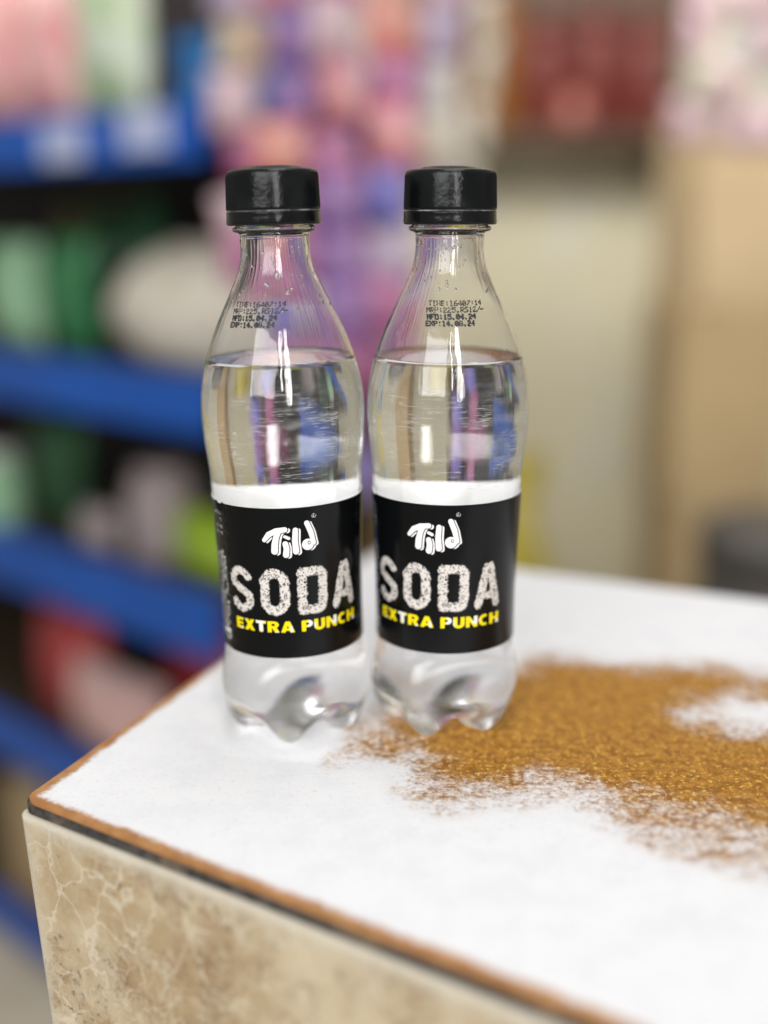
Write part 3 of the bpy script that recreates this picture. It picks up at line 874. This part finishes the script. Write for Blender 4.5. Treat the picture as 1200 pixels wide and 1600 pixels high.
T1, T2, T3, T4, T5 = [l[2] - 0.0055 for l in levels]
p_pink = printed('pink_foil', (0.75, 0.36, 0.36), (0.80, 0.52, 0.48), (0.72, 0.16, 0.18), 14)
p_pgrn = printed('pale_green_foil', (0.42, 0.56, 0.33), (0.62, 0.68, 0.56), (0.70, 0.70, 0.55), 12)
p_grn = plain('green_foil', (0.02, 0.16, 0.05), 0.4, (0.04, 0.24, 0.09), 20)
p_dgrn = plain('dark_green_plastic', (0.012, 0.055, 0.022), 0.3, (0.02, 0.09, 0.03), 20)
p_mint = plain('mint_foil', (0.27, 0.50, 0.30), 0.4, (0.36, 0.60, 0.38), 14)
p_cream = plain('cream_sack_cloth', (0.66, 0.60, 0.48), 0.7, (0.72, 0.68, 0.60), 22)
p_lime = plain('lime_foil', (0.26, 0.42, 0.02), 0.4, (0.36, 0.50, 0.05), 18)
p_mauve = plain('mauve_jar', (0.36, 0.29, 0.30), 0.4, (0.44, 0.38, 0.38), 20)
p_red = plain('red_foil', (0.36, 0.03, 0.035), 0.4, (0.5, 0.07, 0.07), 16)
p_rose = plain('rose_paper', (0.62, 0.38, 0.36), 0.6, (0.70, 0.50, 0.47), 14)
p_gblue = plain('grey_blue_foil', (0.25, 0.30, 0.42), 0.5, (0.36, 0.40, 0.50), 16)
p_bbox = plain('blue_carton', (0.015, 0.14, 0.40), 0.5, (0.02, 0.20, 0.5), 10)
p_wht = plain('white_plastic', (0.62, 0.62, 0.56), 0.4, (0.55, 0.56, 0.55), 10)
p_tan = plain('tan_card', (0.45, 0.33, 0.18), 0.7, (0.38, 0.27, 0.14), 8)
p_olv = plain('olive_card', (0.10, 0.075, 0.025), 0.7, (0.14, 0.10, 0.04), 8)

packet(0.395, 0.06, T1, 0.12, 0.17, 0.06, p_pink, 'pink and red packet at far left of the top shelf', seed=1)
packet(0.285, 0.05, T1, 0.105, 0.16, 0.06, p_pink, 'pink packet beside the pale green one on the top shelf', seed=2)
packet(0.185, 0.05, T1, 0.10, 0.17, 0.055, p_pgrn, 'pale green and cream packet standing on the top shelf', seed=3)
packet(0.065, 0.15, T1, 0.13, 0.19, 0.05, p_bbox, 'deep blue packet at the back of the top shelf', seed=4)
bl = empty('carton', shelf_pt(0.035, 0.075, T1), SROT); tag(bl, 'low bright blue carton at the near end of the top shelf', 'carton')
link('box', box_mesh('box', 0.09, 0.12, 0.067, 0.002), p_bbox, bl); link('lid', box_mesh('lid', 0.096, 0.126, 0.02, 0.002), p_bbox, bl, (0, 0, 0.0675))
def jar(name, loc, r, h, m, ml, label, cat, group=None):
    t = empty(name, loc); tag(t, label, cat, group); r *= K; h *= K
    link('body', lathe('body', [(r*.86, 0), (r*.97, .004), (r, .012), (r, h*.72), (r*.93, h*.80), (r*.72, h*.85), (r*.70, h*.88)], 32), m, t)
    link('lid', lathe('lid', [(r*.78, h*.865), (r*.80, h*.87), (r*.80, h*.985), (r*.76, h), (r*.3, h*1.01)], 32), ml, t)
    return t
def bottle_bg(loc, r, h, m, mc, label, group=None):
    t = empty('drink_bottle', loc); tag(t, label, 'bottle', group); r *= K; h *= K
    link('body', lathe('body', [(r*.8, 0), (r, .006), (r, h*.55), (r*.9, h*.66), (r*.45, h*.84), (r*.38, h*.93)], 28), m, t)
    link('cap', lathe('cap', [(r*.44, h*.925), (r*.46, h*.93), (r*.46, h*.995), (r*.3, h)], 28), mc, t)
jar('jar', shelf_pt(0.02, 0.20, T1), 0.030, 0.165, p_wht, p_wht, 'tall white jar at the back near end of the top shelf', 'jar')
# second shelf
packet(0.385, 0.05, T2, 0.10, 0.115, 0.05, p_mint, 'mint green packet at far left of the second shelf', seed=5)
packet(0.290, 0.06, T2, 0.075, 0.12, 0.05, p_grn, 'bright green packet between mint packet and green bottle', seed=6)
bottle_bg(shelf_pt(0.245, 0.13, T2), 0.033, 0.165, p_dgrn, p_dgrn, 'dark green bottle in the middle of the second shelf')
bottle_bg(shelf_pt(0.330, 0.14, T2), 0.034, 0.165, p_dgrn, p_olv, 'dark green bottle with brown cap at the left of the second shelf')
bottle_bg(shelf_pt(0.415, 0.15, T2), 0.034, 0.160, p_olv, p_dgrn, 'brown bottle with green cap at far left of the second shelf')
def sack(name, loc, rz, w, h, d, m, label, cat='sack', seed=0):
    w *= K; h *= K; d *= K
    r_ = random.Random(seed); bm = bmesh.new()
    bmesh.ops.create_icosphere(bm, subdivisions=4, radius=1)
    ph = [r_.uniform(0, 6) for _ in range(6)]
    for v_ in bm.verts:
        x, y, z = v_.co
        k = 1 + 0.05 * math.sin(5 * x + ph[0]) * math.sin(4 * z + ph[1]) + 0.03 * math.sin(9 * y + ph[2] + 6 * z)
        sx_ = math.copysign(abs(x) ** 0.75, x); sy_ = math.copysign(abs(y) ** 0.8, y)
        zz = max(z, -0.82); zz = (zz + 0.82) / 1.82
        v_.co = (sx_ * w / 2 * k * (1 - 0.18 * zz ** 3), sy_ * d / 2 * k, zz * h * (1 + 0.05 * math.sin(6 * x + ph[3])))
    t = empty(name, loc, rz); tag(t, label, cat)
    link('bag', from_bm('bag', bm), m, t)
    link('seam', box_mesh('seam', w * 0.5, 0.006, h * 0.07, 0.001), m, t, (0, 0, h * 0.965))
    return t
sack('rice_sack', shelf_pt(0.085, 0.085, T2), SROT, 0.26, 0.112, 0.14, p_cream, 'plump cream sack lying at the near end of the second shelf', seed=3)
# third shelf
packet(0.330, 0.055, T3, 0.10, 0.125, 0.05, p_dgrn, 'dark green packet at far left of the third shelf', seed=7)
jar('jar', shelf_pt(0.400, 0.02, T3 + 0.0), 0.026, 0.085, p_mint, p_wht, 'pale jar in front of dark green packet on the third shelf', 'jar')
jar('jar', shelf_pt(0.155, 0.06, T3), 0.036, 0.095, p_mauve, p_mauve, 'mauve grey jar alone in the dark of the third shelf', 'jar')
packet(0.050, 0.045, T3, 0.125, 0.065, 0.06, p_lime, 'squat lime green packet at the near end of the third shelf', seed=9)
packet(0.225, 0.03, T3, 0.055, 0.045, 0.04, p_mauve, 'small mauve packet left of the mauve jar', seed=10)
# fourth shelf
packet(0.320, 0.05, T4, 0.13, 0.135, 0.06, p_red, 'red packet at the left of the fourth shelf', seed=11)
packet(0.210, 0.03, T4, 0.17, 0.100, 0.06, p_rose, 'rose pink packet lying across the fourth shelf', seed=12)
packet(0.165, 0.12, T4, 0.15, 0.155, 0.05, p_red, 'dark red packet behind the rose packet on the fourth shelf', seed=13)
packet(0.015, 0.05, T4, 0.10, 0.135, 0.06, p_gblue, 'grey blue packet at the near end of the fourth shelf', seed=14)
# lowest shelf
for s, m, h, lb in ((0.40, p_tan, 0.16, 'tan carton at far left of the lowest shelf'), (0.27, p_tan, 0.10, 'short tan carton on the lowest shelf'), (0.14, p_olv, 0.18, 'dark olive carton on the lowest shelf')):
    t = empty('carton', shelf_pt(s, 0.08, T5), SROT); tag(t, lb, 'carton')
    h *= K
    link('box', box_mesh('box', 0.115 * K, 0.12 * K, h, 0.002), m, t)
    link('tape', box_mesh('tape', 0.04, 0.12 * K + 0.002, 0.0012), p_cream, t, (0, 0, h + 0.0004))

# ================================================================== HANGING PACKET STRIPS
cols = {
 'pink': ((0.62, 0.23, 0.27), (0.66, 0.38, 0.36), (0.40, 0.18, 0.40)), 'salmon': ((0.68, 0.25, 0.21), (0.62, 0.38, 0.30), (0.50, 0.15, 0.22)),
 'purple': ((0.22, 0.11, 0.32), (0.36, 0.22, 0.42), (0.45, 0.15, 0.27)), 'lavender': ((0.38, 0.31, 0.44), (0.46, 0.38, 0.44), (0.27, 0.19, 0.42)),
 'magenta': ((0.38, 0.09, 0.23), (0.48, 0.24, 0.36), (0.26, 0.15, 0.42)), 'cream': ((0.48, 0.38, 0.25), (0.52, 0.36, 0.30), (0.45, 0.25, 0.27)),
 'pale': ((0.52, 0.48, 0.38), (0.56, 0.52, 0.43), (0.50, 0.42, 0.40)), 'blush': ((0.54, 0.37, 0.41), (0.60, 0.47, 0.49), (0.56, 0.28, 0.34)),
 'violet': ((0.13, 0.13, 0.45), (0.30, 0.25, 0.55), (0.5, 0.15, 0.3)), 'yellow': ((0.75, 0.62, 0.02), (0.80, 0.70, 0.10), (0.60, 0.50, 0.02)), 'sky': ((0.16, 0.34, 0.55), (0.30, 0.46, 0.62), (0.10, 0.22, 0.50)),
 'white': ((0.58, 0.57, 0.54), (0.62, 0.60, 0.56), (0.5, 0.5, 0.5)), 'black': ((0.02, 0.03, 0.025), (0.04, 0.07, 0.05), (0.03, 0.03, 0.03)), 'green': ((0.04, 0.16, 0.08), (0.08, 0.22, 0.12), (0.03, 0.1, 0.05))}
foils = {k: printed(k + '_sachet_foil', *c, scale=34) for k, c in cols.items()}
SW, SH = 0.040, 0.042
me_sach = [pillow_mesh('sachet', SW * K, SH * K, 0.014 * K, s, 10, 12, 0.07) for s in (1, 2, 3)]
def strip(x, y, z_low, seq, label, group, rz=0.0, wk=1.0):
    """a hanging strip of sachets, listed from the lowest up"""
    t = empty('sachet_strip', (x * K, y * K, hz(z_low)), rz); tag(t, label, 'packet strip', group)
    for i, c in enumerate(seq):
        me_ = me_sach[i % 3].copy(); me_.materials.clear(); me_.materials.append(foils[c])
        o = link('sachet', me_, foils[c], t, (random.uniform(-.010, .010), random.uniform(-.012, .012), random.uniform(-.006, .006) + i * (SH + 0.0006) * K)); o.rotation_euler = (random.uniform(-.12, .12), random.uniform(-.22, .22), random.uniform(-.4, .4)); o.scale = (wk * random.uniform(.85, 1.2), 1, random.uniform(.9, 1.15))
    return t
Yh = 0.96
g1 = 'sachet strips hanging behind the bottles'
pr_ = random.Random(21)
mix_ = ['pink', 'salmon', 'magenta', 'purple', 'lavender', 'violet', 'blush', 'pink', 'salmon', 'lavender', 'cream', 'magenta', 'purple']
low_ = ['magenta', 'purple', 'lavender', 'magenta', 'violet', 'pink']
def seq_(n, nl): return [pr_.choice(low_ if i < nl else mix_) for i in range(n)]
for x, dy, zl, n, nl, lb in ((-0.116, 0.02, 0.12, 8, 0, 'sachet strip hanging furthest left, beside the shelf end'), (-0.075, 0.0, 0.04, 10, 2, 'sachet strip hanging behind the left bottle cap'),
        (-0.034, -0.02, -0.05, 12, 5, 'long mottled sachet strip just right of the left cap'), (0.006, 0.0, 0.00, 11, 5, 'magenta and purple sachet strip between the two bottles')):
    strip(x, Yh + dy, zl, seq_(n, nl), lb, g1)
strip(0.046, Yh + 0.03, 0.165, ['lavender', 'pale', 'white', 'lavender', 'blush', 'pink', 'lavender'], 'short pale sachet strip left of the right bottle cap', g1, 0, 0.9)
strip(0.078, Yh + 0.05, 0.185, ['pale', 'pale', 'pale', 'pale', 'blush', 'pale', 'blush'], 'narrow cream sachet strip behind the right bottle cap', g1, 0, 0.5)
g2 = 'pale sachet strips hanging at the upper right'
for x, zl, q_, lb in ((0.328, 0.252, ['blush', 'pale', 'blush', 'blush', 'blush', 'white'], 'pale blush sachet strip nearest the red jars'), (0.370, 0.244, ['blush', 'blush', 'white', 'blush', 'pink', 'blush'], 'pale blush sachet strip with one pink sachet'),
        (0.412, 0.248, ['blush', 'white', 'blush', 'blush', 'blush', 'pink'], 'pale blush sachet strip third from the red jars'), (0.454, 0.246, ['white', 'blush', 'pale', 'white', 'blush', 'white'], 'whitish sachet strip furthest right')):
    strip(x, 1.28, zl, q_, lb, g2)

# more strips to the right, beyond the frame: they show as bent stripes in the water of the bottles
g3 = 'sachet strips seen bent through the water of the bottles'
for (kx, ky, zl, seq), w_ in zip(((0.50, 0.98, -0.30, ['sky'] * 7 + ['yellow'] * 3), (0.565, 0.99, -0.25, ['white', 'sky', 'sky', 'sky', 'white', 'sky', 'yellow', 'yellow']),
        (0.64, 0.98, -0.30, ['purple', 'magenta', 'lavender', 'pink', 'magenta', 'purple', 'yellow']), (0.72, 0.97, -0.28, ['white', 'white', 'pale', 'white', 'pale', 'white', 'yellow']),
        (0.80, 0.96, -0.30, ['black', 'green', 'black', 'black', 'green', 'black', 'black']), (0.90, 0.94, -0.28, ['salmon', 'pink', 'white', 'magenta', 'pink', 'white', 'white'])), ('blue and yellow', 'blue, yellow and white', 'purple and magenta', 'white and pale', 'black and dark green', 'salmon, pink and white')):
    strip(kx, ky, zl, seq, w_ + ' sachet strip seen only as a bent stripe through the bottled water', g3, 0.5)

# ================================================================== RIGHT SIDE, FAR BACK
m_dwood = plain('dark_wood', (0.10, 0.055, 0.028), 0.6, (0.06, 0.034, 0.02), 12)
ws = empty('wall_shelf', (0.27 * K, 2.0 * K, hz(0.285))); tag(ws, 'dark wooden wall shelf carrying amber and red jars', 'shelf')
link('board', box_mesh('board', 0.46 * K, 0.125 * K, 0.030 * K, 0.002), m_dwood, ws)
link('back_board', box_mesh('back_board', 0.46 * K, 0.015, 0.42, 0.002), m_dwood, ws, (0, 0.07, 0.0425))
for dx in (-0.25, 0.25):
    link('bracket', box_mesh('bracket', 0.025, 0.13, 0.07, 0.002), m_dwood, ws, (dx, 0.015, -0.0705))
p_amb = plain('amber_jar', (0.22, 0.085, 0.014), 0.35, (0.28, 0.11, 0.02), 14)
p_ambl = plain('amber_lid', (0.28, 0.14, 0.06), 0.4)
p_rjar = plain('dark_red_jar', (0.12, 0.016, 0.010), 0.35, (0.18, 0.03, 0.02), 16)
p_rlid = plain('rose_lid', (0.45, 0.16, 0.13), 0.25)
zj = hz(0.3152)
for i, (x, h, m, ml, lb) in enumerate(((0.105, 0.20, p_amb, p_ambl, 'amber jar at the left end of the wall shelf'), (0.180, 0.21, p_amb, p_amb, 'taller amber jar second from left on the wall shelf'),
        (0.262, 0.17, p_rjar, p_rjar, 'dark red jar beside the amber ones on the wall shelf'), (0.345, 0.18, p_rjar, p_rjar, 'dark red jar, second of the red ones on the wall shelf'),
        (0.425, 0.17, p_rjar, p_rjar, 'dark red jar at the right end of the wall shelf'))):
    jar('jar', (x * K, 1.995 * K, zj), 0.0395, h, m, ml, lb, 'jar', 'jars on the wall shelf')
jar('jar', (0.305 * K, 1.950 * K, zj), 0.022, 0.050, p_rlid, p_rlid, 'small rose pink jar in front of the red jars', 'jar', 'jars on the wall shelf')

p_card = plain('tan_cardboard', (0.60, 0.46, 0.28), 0.75, (0.55, 0.42, 0.25), 5)
p_card2 = plain('brown_cardboard', (0.50, 0.37, 0.20), 0.75, (0.44, 0.32, 0.17), 6)
zc = FLOOR_Z
for i, (w, h, m, dx, lb) in enumerate(((0.17, 0.26, p_card2, 0.0, 'brown cardboard carton at the bottom of the stack'), (0.16, 0.25, p_card2, 0.004, 'brown cardboard carton second from the bottom of the stack'),
        (0.155, 0.27, p_card2, -0.006, 'brown cardboard carton just under the tan one'), (0.150, 0.24, p_card, 0.004, 'tan cardboard carton on top of the stack at right'))):
    w *= K; h *= K
    t = empty('carton', ((0.468 + dx) * K, 1.62 * K, zc), 0.06 * (i - 1)); tag(t, lb, 'carton', 'stacked cartons at right')
    link('box', box_mesh('box', w, 0.16 * K, h, 0.003), m, t)
    link('tape', box_mesh('tape', 0.05, 0.16 * K + 0.001, 0.0012), p_cream, t, (0, 0, h - 0.0005))
    zc += h + 0.001
# dark drum and red crate behind the counter's right side
m_drum = plain('dark_grey_plastic', (0.045, 0.043, 0.045), 0.5, (0.07, 0.065, 0.06), 10)
t = empty('plastic_drum', (0.415 * K, 1.14 * K, FLOOR_Z)); tag(t, 'dark grey plastic drum behind the far right of the counter', 'drum')
link('body', lathe('body', [(a_ * K, b_ * K) for a_, b_ in [(0.085, 0), (0.095, 0.01), (0.097, 0.2), (0.101, 0.21), (0.097, 0.22), (0.097, 0.45), (0.101, 0.46), (0.096, 0.47), (0.085, 0.55)]], 40), m_drum, t)
link('lid', lathe('lid', [(a_ * K, b_ * K) for a_, b_ in [(0.088, 0.551), (0.090, 0.555), (0.090, 0.585), (0.082, 0.592), (0.03, 0.592)]], 40), m_drum, t)
m_rb = plain('red_brown_plastic', (0.24, 0.075, 0.045), 0.45, (0.30, 0.10, 0.06), 12)
t = empty('bucket', (0.385 * K, 0.93 * K, FLOOR_Z)); tag(t, 'red brown bucket at the right edge behind the counter', 'bucket')
link('body', lathe('body', [(a_ * K, b_ * K) for a_, b_ in [(0.055, 0), (0.060, 0.006), (0.077, 0.52), (0.080, 0.535), (0.080, 0.55), (0.074, 0.55), (0.072, 0.5), (0.056, 0.02)]], 40), m_rb, t)
link('rim', lathe('rim', [(a_ * K, b_ * K) for a_, b_ in [(0.0805, 0.53), (0.083, 0.533), (0.083, 0.548), (0.0805, 0.551)]], 40, False), m_rb, t)
p_oys = plain('olive_yellow_sackcloth', (0.34, 0.28, 0.035), 0.7, (0.40, 0.33, 0.06), 14)
sack('grain_sack', (0.105 * K, 1.08 * K, FLOOR_Z), 0.2, 0.20, 0.655, 0.16, p_oys, 'olive yellow sack standing behind the counter by the right bottle', seed=6)
t = empty('cabinet', (-0.03 * K, 1.42 * K, FLOOR_Z)); tag(t, 'dark brown wooden cabinet glimpsed between the bottles', 'cabinet')
link('body', box_mesh('body', 0.28, 0.30, 0.98, 0.004), m_dwood, t)
for dx in (-0.068, 0.068): 
    dr_ = link('door', box_mesh('door', 0.132, 0.014, 0.90, 0.003), m_dwood, t, (dx, -0.1575, 0.04))
    link('handle', box_mesh('handle', 0.008, 0.014, 0.06, 0.002), m_tagp, dr_, (-math.copysign(0.048, dx), -0.0145, 0.46))
